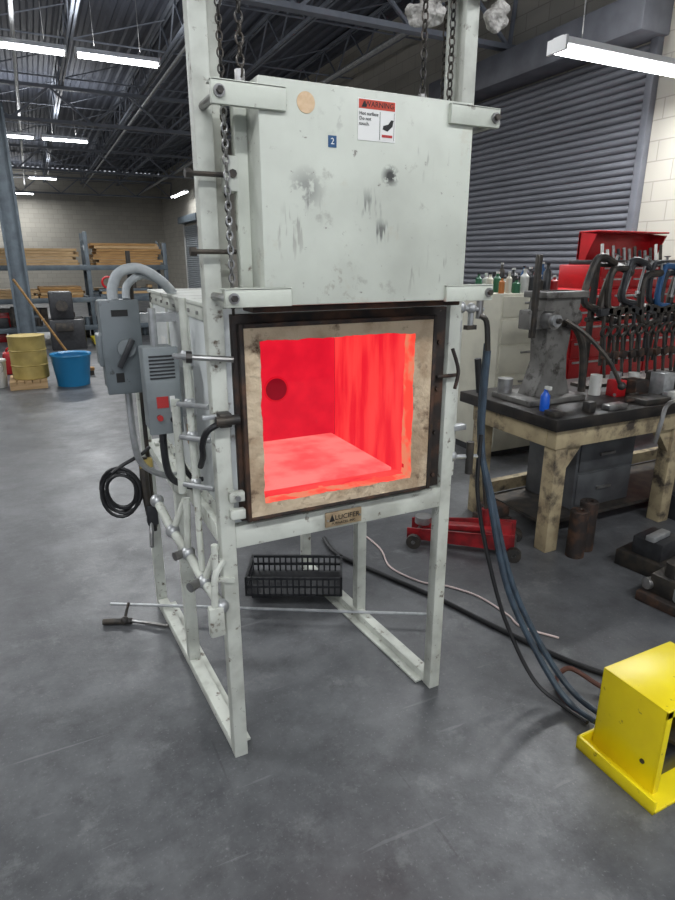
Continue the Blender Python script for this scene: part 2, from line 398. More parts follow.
for z in (.90,1.05,1.2,1.35): F.cyl((1.14,Y0-.022,z),(1.14,Y0-.03,z),.008,rust,seg=6)
def rough_ring():
    xs0,xs1,zs0,zs1=.487,1.100,.874,1.425; y0,y1=Y0-.046,Y0-.018
    n=40
    def pt(inner,side,u):
        a,b_,c_,d=(ox0,ox1,oz0,oz1) if inner else (xs0,xs1,zs0,zs1)
        j=.004*noise.noise(Vector((u*9,side*9,1.7)))+.0025*noise.noise(Vector((u*30,side*5,3.7))) if inner else 0
        if side==0: return (a+(b_-a)*u,c_+j)
        if side==1: return (b_-j,c_+(d-c_)*u)
        if side==2: return (b_+(a-b_)*u,d-j)
        return (a+j,d+(c_-d)*u)
    O=[];I=[]
    for side in range(4):
        for i in range(n):
            O.append(pt(False,side,i/n)); I.append(pt(True,side,i/n))
    m=len(O)
    V=[(o[0],y0,o[1]) for o in O]+[(i[0],y0+.003*noise.noise(Vector((i[0]*20,0,i[1]*20))),i[1]) for i in I]+[(i[0],y1+.03,i[1]) for i in I]
    Fs=[(k,(k+1)%m,m+(k+1)%m,m+k) for k in range(m)]
    F._add(V[:2*m],Fs,refr)
    F._add(V[m:],Fs,em_lip)
rough_ring()
F.box(ox0,ox1,cy,cy+.02,oz0,oz1,em_back)
pan=[1.63,1.80,1.97,cy]
for i in range(3):
    F.box(ox1-.002,ox1+.01,pan[i]+.002,pan[i+1]-.004,oz0,oz1,em_side,.003)
    F.box(ox0-.01,ox0+.002,pan[i]+.002,pan[i+1]-.004,oz0,oz1,em_side,.003)
F.box(ox1+.003,ox1+.01,1.62,cy,oz0,oz1,em_seam); F.box(ox0-.01,ox0-.003,1.62,cy,oz0,oz1,em_seam)
F.box(ox0-.01,ox1+.01,1.62,cy,oz0-.01,oz0+.002,em_side)
F.box(ox0+.012,ox1-.02,1.66,cy-.012,oz0+.002,oz0+.014,em_floor,.003)
F.box(ox0-.01,ox1+.01,1.62,cy,oz1-.002,oz1+.01,em_side)
F.cyl((.785,cy-.004,1.125),(.785,cy+.001,1.125),.044,em_hole,seg=28)
F.torus((.785,cy-.002,1.125),.046,.004,em_seam,axis=(0,1,0),seg=28)

# stand
lw=.045
def leg(x,y,z1,w=lw): F.box(x,x+w,y,y+w,0,z1,paint_w,.003)
PH=2.85
leg(.398,1.60,PH); leg(1.180,1.60,PH)
LM=(.368,2.13); LB=(.335,2.66); RM=(1.155,2.16); RB=(1.105,2.68)
leg(*LM,.80); leg(*LB,1.18); leg(*RM,.80); leg(*RB,.80)
h=lw/2
F.beam((.42,1.645,.022),(LB[0]+h,LB[1],.022),.045,.040,paint_w,.003)
F.beam((1.203,1.645,.022),(RB[0]+h,RB[1],.022),.045,.040,paint_w,.003)
F.beam((.445,1.655,.006),(LB[0]+h+.035,LB[1],.006),.05,.008,paint_w)
F.beam((1.175,1.655,.006),(RB[0]+h-.03,RB[1],.006),.05,.008,paint_w)
F.box(.443,1.18,1.600,1.612,.772,.842,paint_w,.002); F.box(.443,1.18,1.60,1.65,.835,.843,paint_w)
F.box(.38,1.21,2.58,2.62,.78,.842,paint_w,.003)
F.box(.395,.435,1.645,2.62,.785,.842,paint_w,.003); F.box(1.165,1.205,1.645,2.62,.785,.842,paint_w,.003)
F.box(.42,1.18,2.0,2.06,.79,.84,paint_w)
F.box(.36,.42,2.10,2.70,.79,.83,paint_w)
F.box(1.10,1.19,2.60,2.70,.79,.83,paint_w)
for xa,xb in ((.443,.478),(1.147,1.182)):
    F.box(xa,xb,1.638,1.645,.84,PH,paint_w)
F.box(.398,1.225,1.60,1.645,PH-.06,PH,paint_w,.003)
F.box(.735,.865,1.593,1.600,.782,.832,brass,.002)
F.text('LUCIFER',(.812,1.592,.812),.024,blackl,FRONT); F.text('FURNACES, INC.',(.80,1.592,.793),.012,blackl,FRONT)
for x in (.742,.858): F.cyl((x,1.59,.807),(x,1.594,.807),.004,steel,seg=6)
F.prism([(.748,1.5925,.800),(.768,1.5925,.800),(.758,1.5925,.826)],(0,.001,0),blackl)

# ---- raised door
dx0,dx1,dz0,dz1,dy0,dy1=.508,1.112,1.490,1.995,1.45,1.575
def door_mat():
    m=bpy.data.materials.new('door_paint_smudged'); m.use_nodes=True; N=m.node_tree.nodes; L=m.node_tree.links; b=N['Principled BSDF']; b.inputs['Roughness'].default_value=.42
    ge=N.new('ShaderNodeTexCoord')
    def ns(sc,dt,rg=.5,loc=(0,0,0)):
        n=N.new('ShaderNodeTexNoise'); n.inputs['Scale'].default_value=sc; n.inputs['Detail'].default_value=dt; n.inputs['Roughness'].default_value=rg
        mp=N.new('ShaderNodeMapping'); mp.inputs['Location'].default_value=loc; L.new(ge.outputs['Object'],mp.inputs[0]); L.new(mp.outputs[0],n.inputs[0]); return n
    n=ns(3.2,7)
    base=N.new('ShaderNodeMix'); base.data_type='RGBA'; base.inputs[6].default_value=(.62,.65,.58,1); base.inputs[7].default_value=(.48,.50,.445,1)
    r=N.new('ShaderNodeMapRange'); r.inputs[1].default_value=.4; r.inputs[2].default_value=.66; L.new(n.outputs['Fac'],r.inputs[0]); L.new(r.outputs[0],base.inputs[0])
    cur=base.outputs[2]
    for (sc,loc,a,b2,col,amt,rg) in ((14,(1,2,3),.60,.68,(.36,.36,.32),.6,.7),(38,(5,1,7),.64,.69,(.14,.12,.10),.8,.7),(7,(8,3,2),.60,.72,(.50,.44,.33),.5,.7)):
        q=ns(sc,8,rg,loc); s_=N.new('ShaderNodeMapRange'); s_.inputs[1].default_value=a; s_.inputs[2].default_value=b2; s_.inputs[4].default_value=amt; L.new(q.outputs['Fac'],s_.inputs[0])
        x=N.new('ShaderNodeMix'); x.data_type='RGBA'; L.new(s_.outputs[0],x.inputs[0]); L.new(cur,x.inputs[6]); x.inputs[7].default_value=(*col,1); cur=x.outputs[2]
    fine=ns(60,6,.6)
    mp=N.new('ShaderNodeMapping'); mp.inputs['Scale'].default_value=(60,60,9); mp.inputs['Rotation'].default_value=(0,.25,0); L.new(ge.outputs['Object'],mp.inputs[0])
    strk=N.new('ShaderNodeTexNoise'); strk.inputs['Scale'].default_value=1; strk.inputs['Detail'].default_value=3; L.new(mp.outputs[0],strk.inputs[0])
    blot=ns(22,6,.6,(2,2,2)); blot2=ns(34,8,.7,(4,2,9))
    for (px,pz,rad,src,thr,col,amt) in ((.858,1.805,.030,blot2,.42,(.02,.02,.02),.95),(.625,1.765,.055,blot,.47,(.20,.20,.19),.7),(.62,1.72,.06,strk,.54,(.2,.2,.19),.7),(.835,1.67,.035,strk,.50,(.05,.05,.05),.75),(.80,1.73,.05,strk,.57,(.07,.07,.07),.6),(.90,1.60,.10,strk,.62,(.2,.19,.17),.6),(.58,1.66,.07,strk,.56,(.3,.29,.26),.6),(1.04,1.56,.07,strk,.6,(.12,.11,.10),.6),(.70,1.93,.05,blot,.56,(.3,.3,.28),.5),(.98,1.86,.08,strk,.62,(.2,.2,.18),.5),(.72,1.54,.08,blot2,.56,(.3,.27,.22),.5)):
        d=N.new('ShaderNodeVectorMath'); d.operation='DISTANCE'; L.new(ge.outputs['Object'],d.inputs[0]); d.inputs[1].default_value=(px,dy0,pz)
        a=N.new('ShaderNodeMapRange'); a.inputs[1].default_value=rad; a.inputs[2].default_value=rad*.3; L.new(d.outputs['Value'],a.inputs[0])
        s_=N.new('ShaderNodeMapRange'); s_.inputs[1].default_value=thr; s_.inputs[2].default_value=thr+.06; s_.inputs[4].default_value=amt; L.new(src.outputs['Fac'],s_.inputs[0])
        mu=N.new('ShaderNodeMath'); mu.operation='MULTIPLY'; L.new(a.outputs[0],mu.inputs[0]); L.new(s_.outputs[0],mu.inputs[1])
        x=N.new('ShaderNodeMix'); x.data_type='RGBA'; L.new(mu.outputs[0],x.inputs[0]); L.new(cur,x.inputs[6]); x.inputs[7].default_value=(*col,1); cur=x.outputs[2]
    L.new(cur,b.inputs['Base Color']); return m
doorm=door_mat()
F.box(dx0,dx1,dy0,dy1-.03,dz0,dz1,doorm,.005)
F.box(dx0-.03,dx1+.03,dy1-.035,dy1,dz0-.005,dz1-.01,paint,.004)
F.box(dx0+.02,dx1-.02,dy1,dy1+.018,dz0+.03,dz1-.05,refr)
F.box(dx0-.02,dx1+.02,dy0+.04,dy1,dz0-.018,dz0-.004,rust,.003)
def lug(x0,x1,z0,z1,holes):
    F.box(x0,x1,dy0-.012,dy0+.004,z0,z1,paint,.002)
    F.box(x0,x1,dy0-.012,dy0+.03,z1-.005,z1,paint,.001)
    for (x,z) in holes:
        F.cyl((x,dy0-.012,z),(x,dy0-.018,z),.013,steel); F.cyl((x,dy0-.018,z),(x,dy0-.027,z),.008,dsteel,seg=6)
lug(.398,.572,1.925,1.975,((.415,1.95),)); lug(.405,.575,1.490,1.535,((.425,1.512),))
lug(1.03,1.190,1.94,1.988,((1.173,1.964),)); lug(1.045,1.210,1.487,1.532,((1.193,1.51),))
for z in (1.51,1.952): 
    F.cyl((.42,dy0,z),(.42,1.60,z),.010,steel,seg=10); F.cyl((1.192,dy0,z+.003),(1.192,1.60,z+.003),.010,steel,seg=10)
for z in (1.80,1.62):
    F.cyl((.37,1.575,z),(.50,1.575,z),.006,dsteel,seg=8); F.cyl((.36,1.575,z),(.375,1.575,z),.012,dsteel,seg=6)
F.box(.455,.487,1.54,1.60,1.76,1.84,paint_w,.003); F.cyl((.468,1.535,1.80),(.468,1.54,1.80),.01,dsteel,seg=8)
wx,wz,wy=.815,1.928,dy0
F.box(wx-.053,wx+.053,wy-.0015,wy+.002,wz-.046,wz+.046,whitel)
F.box(wx-.051,wx+.051,wy-.0022,wy,wz+.024,wz+.044,orangel)
F.text('WARNING',(wx+.006,wy-.0025,wz+.034),.017,blackl,FRONT)
F.prism([(wx-.044,wy-.003,wz+.027),(wx-.030,wy-.003,wz+.027),(wx-.037,wy-.003,wz+.041)],(0,.001,0),blackl)
F.text('Hot surface\nDo not\ntouch.',(wx-.050,wy-.0025,wz+.002),.0112,blackl,FRONT,'LEFT')
F.box(wx+.008,wx+.049,wy-.0022,wy,wz-.042,wz+.020,whitel)
for e in ((.008,.0085),(.0485,.049)): F.box(wx+e[0],wx+e[1],wy-.003,wy,wz-.042,wz+.02,blackl)
F.prism([(wx+.014,wy-.003,wz-.036),(wx+.044,wy-.003,wz-.036),(wx+.044,wy-.003,wz-.030),(wx+.014,wy-.003,wz-.030)],(0,.001,0),redl)
F.prism([(wx+.016,wy-.003,wz-.018),(wx+.030,wy-.003,wz-.022),(wx+.044,wy-.003,wz-.010),(wx+.047,wy-.003,wz+.004),(wx+.040,wy-.003,wz+.004),(wx+.032,wy-.003,wz-.006),(wx+.018,wy-.003,wz-.010)],(0,.001,0),blackl)
F.box(.682,.704,wy-.0015,wy,1.860,1.886,bluel); F.text('2',(.693,wy-.002,1.873),.02,whitel,FRONT)
F.cyl((.625,wy-.0015,1.950),(.625,wy+.001,1.950),.023,tanst,seg=24)
F.chain((.487,1.50,2.0),(.487,1.50,2.80),dsteel); F.chain((.985,1.51,1.99),(.985,1.51,2.80),dsteel)
F.chain((1.135,1.60,1.98),(1.135,1.60,2.80),dsteel); F.chain((1.155,1.66,1.55),(1.155,1.66,2.80),dsteel)
F.chain((.452,1.535,1.53),(.452,1.535,1.94),steel,R=.007,r=.0024,pitch=.017); F.chain((.470,1.60,1.46),(.470,1.60,2.80),dsteel,R=.007,r=.0024,pitch=.017)
for x in (.487,.985): F.cyl((x,1.51,1.99),(x,1.51,2.015),.012,steel,seg=8)
F.cyl((.40,1.51,2.80),(1.22,1.51,2.80),.014,steel)
for x in (.487,.985,1.135): F.lathe((x,1.51,2.80),[(.0,-.012),(.05,-.012),(.05,-.008),(.04,0),(.05,.008),(.05,.012),(0,.012)],dsteel,axis='x')
F.box(.398,.443,1.48,1.60,2.76,2.84,paint_w); F.box(1.18,1.225,1.48,1.60,2.76,2.84,paint_w)
F.tube([(1.175,1.57,1.33),(1.195,1.56,1.26),(1.185,1.56,1.20)],.006,rust); F.cyl((1.13,1.585,1.24),(1.21,1.585,1.24),.006,rust,seg=8)

# ---- left side: electrical and gas train
F.box(.175,.288,2.06,2.20,1.185,1.475,egrey,.006)
F.box(.170,.292,2.045,2.062,1.180,1.480,egrey,.005)
F.box(.158,.175,2.07,2.17,1.27,1.37,egrey,.004)
F.cyl((.240,2.045,1.33),(.240,2.030,1.33),.028,egrey2,seg=20); F.obox((.235,2.022,1.315),(.018,.014,.10),blackp,(0,.5,0),.003)
F.box(.205,.255,2.043,2.046,1.43,1.45,blackl); F.box(.20,.225,2.043,2.046,1.22,1.25,blackl)
F.box(.285,.42,2.12,2.16,1.40,1.43,galv); F.box(.285,.42,2.12,2.16,1.22,1.25,galv)
F.box(.267,.362,1.87,1.98,1.085,1.345,egrey2,.005); F.box(.262,.367,1.858,1.872,1.08,1.35,egrey2,.004)
for i in range(7): F.box(.277,.352,1.855,1.859,1.255+i*.011,1.260+i*.011,blackp)
F.box(.290,.325,1.855,1.859,1.165,1.20,redl); F.box(.330,.345,1.855,1.859,1.15,1.20,whitel)
F.cyl((.295,1.858,1.135),(.295,1.845,1.135),.009,redl); F.cyl((.335,1.858,1.125),(.335,1.848,1.125),.009,blackp)
F.box(.362,.42,1.90,1.94,1.12,1.15,galv); F.box(.362,.42,1.90,1.94,1.28,1.31,galv)
F.cyl((.296,2.22,.60),(.296,2.22,1.63),.008,dsteel,seg=10)
F.cyl((.31,1.93,1.345),(.31,1.93,1.46),.012,galv,seg=10)
conduit=mat('flex_conduit',(.42,.45,.47),(.33,.36,.38),.5,0,30)
P=[(.225,2.13,1.475),(.228,2.14,1.515),(.26,2.17,1.562),(.33,2.2,1.572),(.40,2.22,1.53),(.44,2.24,1.487)]
F.tube(P,.017,conduit,seg=12)
F.tube([(.27,2.16,1.475),(.28,2.18,1.52),(.34,2.23,1.55),(.42,2.26,1.52),(.45,2.28,1.487)],.013,conduit,seg=12)
F.tube([(.31,1.92,1.085),(.31,1.92,.98),(.33,1.95,.90),(.38,1.97,.86),(.43,1.98,.84)],.012,blackp)
F.tube([(.24,2.12,1.185),(.242,2.12,1.0),(.265,2.14,.90),(.34,2.16,.84),(.40,2.2,.82)],.012,galv)
F.tube([(.345,1.88,1.085),(.35,1.86,.99),(.375,1.84,.93),(.41,1.84,.92)],.008,black)
F.cyl((.365,1.74,.88),(.365,1.74,1.50),.011,paint_w,seg=12)
F.cyl((.335,1.80,.90),(.335,1.80,1.20),.013,paint_w,seg=12)
for z in (1.34,1.20,1.10,.95): 
    F.cyl((.33,1.74,z),(.40,1.66,z),.008,galv,seg=10); F.sph((.365,1.74,z),.018,galv,seg=10,ring=8)
F.cyl((.34,1.60,1.355),(.455,1.57,1.345),.008,steel,seg=10); F.cyl((.335,1.60,1.355),(.350,1.597,1.354),.016,dsteel,seg=8)
F.box(.405,.440,1.560,1.600,1.16,1.20,dsteel,.004); F.cyl((.395,1.565,1.18),(.460,1.565,1.18),.014,dsteel); F.box(.36,.40,1.57,1.585,1.185,1.198,galv,.003)
F.tube([(.40,1.57,1.17),(.372,1.58,1.15),(.362,1.60,1.11),(.366,1.62,1.07),(.37,1.68,1.02)],.009,black)
F.box(.425,.47,1.575,1.60,.93,.96,paint_w,.003); F.cyl((.447,1.575,.945),(.447,1.565,.945),.009,steel,seg=6)
F.box(.425,.47,1.575,1.60,.875,.905,paint_w,.003)
P=[(.285,2.02,.80),(.31,1.90,.73),(.335,1.80,.69),(.36,1.70,.63),(.385,1.60,.59)]
F.tube(P,.015,paint_w,smooth=False,seg=12)
for p in P: F.sph(p,.024,galv,seg=12,ring=8)
F.cyl((.36,1.70,.63),(.40,1.66,.76),.011,paint_w); F.cyl((.335,1.80,.69),(.345,1.80,.88),.011,paint_w); F.cyl((.31,1.90,.73),(.36,1.90,.84),.011,paint_w)
F.box(.342,.388,1.575,1.605,.50,.60,paint_w,.006); F.tube([(.363,1.59,.60),(.37,1.59,.70),(.40,1.60,.745)],.011,paint_w)
F.cyl((.34,1.70,.63),(.31,1.68,.63),.016,steel); F.cyl((.315,1.80,.69),(.29,1.79,.69),.014,steel)
F.cyl((.365,1.74,.88),(.36,1.72,.66),.010,paint_w)
F.cyl((.375,1.598,.70),(.375,1.598,.80),.010,paint_w); F.obox((.40,1.595,.68),(.06,.01,.014),paint_w,(0,.3,0))
F.tube([(.27,2.16,.92),(.268,2.15,.80),(.276,2.15,.70)],.016,dsteel); F.tube([(.276,2.15,.70),(.27,2.12,.64),(.26,2.08,.60)],.008,steel); F.box(.262,.30,2.13,2.17,.66,.74,blackp,.004)
# right side pipes
F.cyl((1.262,1.66,.86),(1.262,1.66,1.52),.012,paint_w); F.cyl((1.225,1.66,1.45),(1.36,1.66,1.44),.008,galv,seg=10); F.cyl((1.225,1.66,.93),(1.37,1.64,.92),.008,galv,seg=10)
F.cyl((1.252,1.70,.86),(1.252,1.70,2.05),.007,dsteel,seg=8)
for z in (1.6,1.75,1.9): F.box(1.225,1.262,1.69,1.71,z,z+.02,galv)
F.sph((1.262,1.66,1.45),.022,galv,seg=12,ring=8); F.sph((1.262,1.66,.93),.022,galv,seg=12,ring=8); F.cyl((1.345,1.66,1.41),(1.345,1.66,1.50),.012,steel); F.cyl((1.345,1.66,1.50),(1.345,1.66,1.505),.022,steel)
F.sph((1.31,1.66,1.445),.018,galv,seg=12,ring=8); F.cyl((1.31,1.66,1.445),(1.31,1.66,1.39),.010,galv); F.box(1.29,1.33,1.65,1.67,1.375,1.39,dsteel)
F.box(1.225,1.262,1.64,1.68,1.37,1.41,galv,.004); F.box(1.225,1.30,1.63,1.66,1.03,1.05,galv,.003)
F.cyl((1.33,1.64,.86),(1.33,1.64,.98),.014,dsteel); F.tube([(1.34,1.655,1.42),(1.37,1.65,1.40),(1.385,1.65,1.30)],.010,dsteel)
F.box(1.18,1.235,2.0,2.04,.84,1.5,paint_w); F.cyl((1.24,1.80,.84),(1.24,1.80,1.50),.012,paint_w)
furn=F.finish(origin=False)

b=B('insulation_wool')
for (x,y,z,r) in ((.985,1.545,2.205,.030),(1.01,1.55,2.215,.034),(1.045,1.56,2.225,.030),(1.262,1.58,2.245,.030),(1.285,1.59,2.26,.033),(1.15,1.57,2.34,.045),(1.08,1.56,2.30,.045),(1.22,1.57,2.32,.04),(1.02,1.55,2.26,.04)):
    b.sph((x,y,z),r,fluff,sc=(1,.8,.9),nz=.6,nf=40,seg=26,ring=18)
b.finish()

b=B('cable_coil')
for i in range(6): b.torus((.185+.006*math.sin(i*2.1),2.145+.008*i,.80+.006*math.cos(i*1.7)),.052+.006*(i%4),.006,black,axis=(.25+.12*math.sin(i*3),1,.2*math.cos(i*2)),sx=1.35,seg=22)
b.tube([(.16,2.15,.88),(.20,2.15,.905),(.27,2.17,.93),(.30,2.18,.95)],.007,black); b.box(.255,.30,2.14,2.17,.885,.915,yelb); b.finish()
# ---------------------------------------------------------------- things under/near furnace
b=B('black_plastic_tray')
tw,td,tz0,tz1=.47,.24,.046,.145
tx0,tx1,ty0,ty1=-tw/2,tw/2,-td/2,td/2
b.box(tx0,tx1,ty0,ty1,tz0,tz0+.012,blackp)
for z in (tz1-.012,tz0+.045): 
    b.box(tx0,tx1,ty0,ty0+.012,z,z+.012,blackp); b.box(tx0,tx1,ty1-.012,ty1,z,z+.012,blackp); b.box(tx0,tx0+.012,ty0,ty1,z,z+.012,blackp); b.box(tx1-.012,tx1,ty0,ty1,z,z+.012,blackp)
n=17
for i in range(n):
    x=tx0+(tx1-tx0-.012)*i/(n-1); b.box(x,x+.008,ty0,ty0+.01,tz0,tz1,blackp); b.box(x,x+.008,ty1-.01,ty1,tz0,tz1,blackp)
for i in range(9):
    y=ty0+(ty1-ty0-.01)*i/8; b.box(tx0,tx0+.01,y,y+.008,tz0,tz1,blackp); b.box(tx1-.01,tx1,y,y+.008,tz0,tz1,blackp)
b.box(tx0+.02,tx0+.12,-.06,.06,0,tz0,blackp)
R=Matrix.Rotation(math.radians(-26.5),3,'Z')
for v in b.bm.verts: v.co=R@v.co+Vector((.985,2.50,0))
b.finish()
b=B('steel_rod'); b.cyl((.125,2.695,.055),(1.45,1.95,.055),.007,galv,seg=10); b.finish()
b=B('spray_lance'); b.cyl((.08,2.62,.015),(.20,2.57,.015),.014,dsteel); b.cyl((.20,2.57,.015),(.34,2.45,.02),.008,steel); b.sph((.17,2.58,.02),.02,dsteel,seg=10,ring=8); b.tube([(.17,2.58,.02),(.185,2.61,.05),(.20,2.64,.07)],.007,dsteel); b.finish()
b=B('power_cable'); b.tube([(1.36,2.97,.013),(1.34,2.75,.013),(1.45,2.45,.013),(1.58,2.12,.013),(1.66,1.85,.013),(1.72,1.66,.013),(1.80,1.45,.013),(1.90,1.30,.013),(2.05,1.2,.013)],.012,black,seg=10); b.finish()
b=B('extension_cord'); b.tube([(1.60,3.0,.006),(1.60,2.72,.006),(1.54,2.50,.006),(1.60,2.30,.006),(1.70,2.20,.006),(1.78,2.05,.006),(1.80,1.86,.006),(1.79,1.76,.006),(1.88,1.62,.006)],.005,cordw); b.finish()
b=B('hydraulic_hose')
b.tube([(1.385,1.65,1.30),(1.387,1.65,.98),(1.405,1.60,.76),(1.455,1.52,.42),(1.53,1.40,.17),(1.575,1.28,.04),(1.585,1.16,.04)],.012,blueh,seg=10)
b.tube([(1.405,1.68,1.32),(1.405,1.68,.98),(1.43,1.62,.76),(1.495,1.54,.42),(1.575,1.42,.17),(1.62,1.30,.05),(1.62,1.16,.05)],.012,blueh,seg=10)
b.tube([(1.375,1.64,1.00),(1.368,1.63,.80),(1.40,1.60,.58),(1.45,1.52,.30),(1.51,1.40,.08),(1.55,1.28,.03),(1.555,1.17,.04)],.008,black)
b.tube([(1.57,1.22,.02),(1.62,1.38,.02),(1.70,1.40,.06),(1.76,1.30,.03),(1.80,1.2,.02)],.010,mat('brown_hose',(.09,.03,.02),None,.5)); b.finish()
# yellow foot pedal guard
b=B('foot_pedal_guard'); ux,uy=.02,-.015
def gb(x0,x1,y0,y1,z0,z1,m,bv=0): b.box(x0+ux,x1+ux,y0+uy,y1+uy,z0,z1,m,bv)
gb(1.445,1.86,.85,1.15,0,.012,yellow,.003); gb(1.445,1.457,.85,1.15,.0,.05,yellow,.003); gb(1.445,1.86,1.138,1.15,0,.05,yellow,.003)
gb(1.50,1.508,.90,1.13,.012,.315,yellow,.002); gb(1.82,1.828,.90,1.13,.012,.315,yellow,.002); gb(1.50,1.828,.90,1.13,.312,.322,yellow,.004); gb(1.50,1.828,1.122,1.13,.012,.315,yellow,.002)
gb(1.50,1.525,.895,.90,.012,.32,yellow,.001); gb(1.50,1.828,.895,.90,.295,.322,yellow,.001)
gb(1.55,1.78,.93,1.10,.012,.09,blackp,.01); b.obox((1.685,.955,.13),(.12,.16,.015),dsteel,(-.3,0,0),.004)
gb(1.585,1.635,1.115,1.145,.075,.125,dsteel,.004)
b.cyl((1.515,.93,.10),(1.519,.93,.10),.008,dsteel,seg=8); b.finish()

# red floor jack
b=B('floor_jack')
A=Vector((2.28,2.36,0)); Bp=Vector((1.84,2.78,0)); d=(Bp-A).normalized(); nrm=Vector((-d.y,d.x,0))
for s_ in (-.11,.11):
    p0=A+nrm*s_; p1=Bp+nrm*s_*.7
    b.prism([p0+Vector((0,0,.05)),p1+Vector((0,0,.035)),p1+Vector((0,0,.10)),p0+d*.25+Vector((0,0,.13)),p0+Vector((0,0,.15))],nrm*.010,jackred)
b.beam(A+d*.02+Vector((0,0,.10)),A+d*.18+Vector((0,0,.11)),.20,.08,jackred,.01)
for q in (A,Bp-d*.05):
    for s_ in (-.15,.12): 
        c0=q+nrm*s_+Vector((0,0,.042)); b.cyl(c0,c0+nrm*.03,.042,dsteel)
    b.cyl(q-nrm*.15+Vector((0,0,.042)),q+nrm*.15+Vector((0,0,.042)),.012,steel)
b.beam(A+d*.12+Vector((0,0,.13)),Bp-d*.08+Vector((0,0,.10)),.06,.03,jackred,.005)
b.cyl(Bp-d*.08+Vector((0,0,.11)),Bp-d*.08+Vector((0,0,.15)),.05,steel)
hb=A+d*.16+Vector((0,0,.13)); b.cyl(hb-Vector((0,0,.03)),hb+Vector((-.02,.0,.12)),.022,jackred); b.cyl(hb,hb+Vector((-.13,.02,.95)),.012,dsteel); b.cyl(hb+Vector((-.11,.017,.80)),hb+Vector((-.135,.02,.98)),.018,black)
b.finish()

# ---------------------------------------------------------------- work bench
b=B('welding_bench')
bx0,bx1,by0,by1=2.36,4.55,2.22,3.05
b.box(bx0,bx1,by0,by1,.735,.80,benchtop,.004)
b.box(bx0+.04,bx1-.05,by0+.03,by0+.10,.625,.735,benchw,.004); b.box(bx0+.06,bx1-.05,by1-.14,by1-.07,.625,.735,benchw,.004)
b.box(bx0+.04,bx0+.10,by0+.1,by1-.1,.625,.735,benchw,.004)
for x in (2.42,3.38,4.38):
    for y in (2.26,2.88): b.box(x,x+.09,y,y+.09,0,.63,benchw,.005)
b.prism([(2.51,2.28,.63),(2.51,2.28,.47),(2.64,2.28,.63)],(0,.05,0),benchw); b.prism([(3.38,2.28,.63),(3.38,2.28,.47),(3.25,2.28,.63)],(0,.05,0),benchw)
b.box(2.52,4.37,2.90,2.95,.12,.2,benchw); b.box(2.52,4.37,2.38,2.89,.10,.12,dsteel); b.finish()
b=B('steel_storage_cabinet')
dim=mat('dim_steel',(.085,.09,.095),(.05,.05,.055),.5,.1,6)
b.box(2.80,3.30,2.45,2.85,0.122,.60,dim,.006); b.box(2.82,3.28,2.44,2.45,.37,.58,dim,.003); b.box(2.82,3.28,2.44,2.45,.15,.35,dim,.003); b.box(2.98,3.10,2.425,2.44,.46,.475,steel); b.box(2.98,3.10,2.425,2.44,.24,.255,steel); b.finish()
def billet(x,y,r,h_):
    b=B('steel_billet'); b.lathe((x,y,0),[(0,0),(r,0),(r,h_-.006),(r-.006,h_),(r*.45,h_),(r*.45,h_-.03),(0,h_-.03)],rust,seg=26); b.finish()
billet(2.555,2.17,.05,.28); billet(2.67,2.21,.05,.30)
b=B('steel_block_stack')
for x,y,z,w,d_,h_ in ((2.31,2.60,0,.17,.2,.07),(2.31,2.60,.07,.15,.18,.06),(2.32,2.61,.13,.14,.14,.06)):
    b.obox((x,y,z+h_/2),(w,d_,h_),rust,(0,0,.15-z),.004)
b.finish()
b=B('parts_bin')
x,y=3.52,2.02
b.prism([(x,y,0.0),(x+.3,y,0.0),(x+.32,y,.16),(x-.02,y,.16)],(0,.012,0),blackp); b.prism([(x,y+.3,0.0),(x+.3,y+.3,0.0),(x+.32,y+.3,.16),(x-.02,y+.3,.16)],(0,.012,0),blackp)
b.box(x,x+.3,y,y+.31,0,.012,blackp); b.box(x-.015,x-.003,y,y+.31,0.0,.16,blackp); b.box(x+.305,x+.317,y,y+.31,0,.16,blackp)
for i in range(10): b.obox((x+.06+random.random()*.2,y+.06+random.random()*.2,.08+.08*random.random()),(.06,.05,.04),rust,(random.random(),random.random(),random.random()))
b.finish()
b=B('bench_riveting_machine')
def Q(x,y,z): return ((x-2.62)*.92+2.55,(y-2.66)*.92+2.66,(z-.80)*.90+.80)
def qb(x0,x1,y0,y1,z0,z1,m,bv=0):
    a=Q(x0,y0,z0); c_=Q(x1,y1,z1); b.box(a[0],c_[0],a[1],c_[1],a[2],c_[2],m,bv)
qb(2.50,2.98,2.50,2.86,.80,.835,mach,.006)
poly=[(2.62,2.60,.835),(2.93,2.60,.835),(2.885,2.60,.95),(2.87,2.60,1.10),(2.89,2.60,1.30),(2.94,2.60,1.40),(2.94,2.60,1.50),(2.66,2.60,1.50),(2.64,2.60,1.36),(2.68,2.60,1.28),(2.70,2.60,1.05),(2.66,2.60,.93)]
b.prism([Q(*p) for p in poly],(0,.13,0),mach)
qb(2.62,2.98,2.57,2.77,1.46,1.50,mach,.006)
b.cyl(Q(2.58,2.66,1.33),Q(2.98,2.66,1.33),.048,mach,seg=24); b.cyl(Q(2.54,2.66,1.33),Q(2.59,2.66,1.33),.03,steel,seg=20)
b.cyl(Q(2.66,2.52,1.33),Q(2.66,2.60,1.33),.050,steel,seg=24); b.cyl(Q(2.66,2.50,1.33),Q(2.66,2.53,1.33),.034,galv,seg=20); b.cyl(Q(2.66,2.48,1.33),Q(2.66,2.50,1.33),.015,dsteel)
b.beam(Q(2.56,2.60,1.22),Q(2.56,2.60,1.72),.028,.03,dsteel,.003)
for i in range(12): 
    p=Q(2.572,2.60,1.25+i*.034); b.box(p[0],p[0]+.008,p[1]-.01,p[1]+.01,p[2],p[2]+.012,dsteel)
qb(2.53,2.66,2.60,2.70,1.27,1.39,mach,.008)
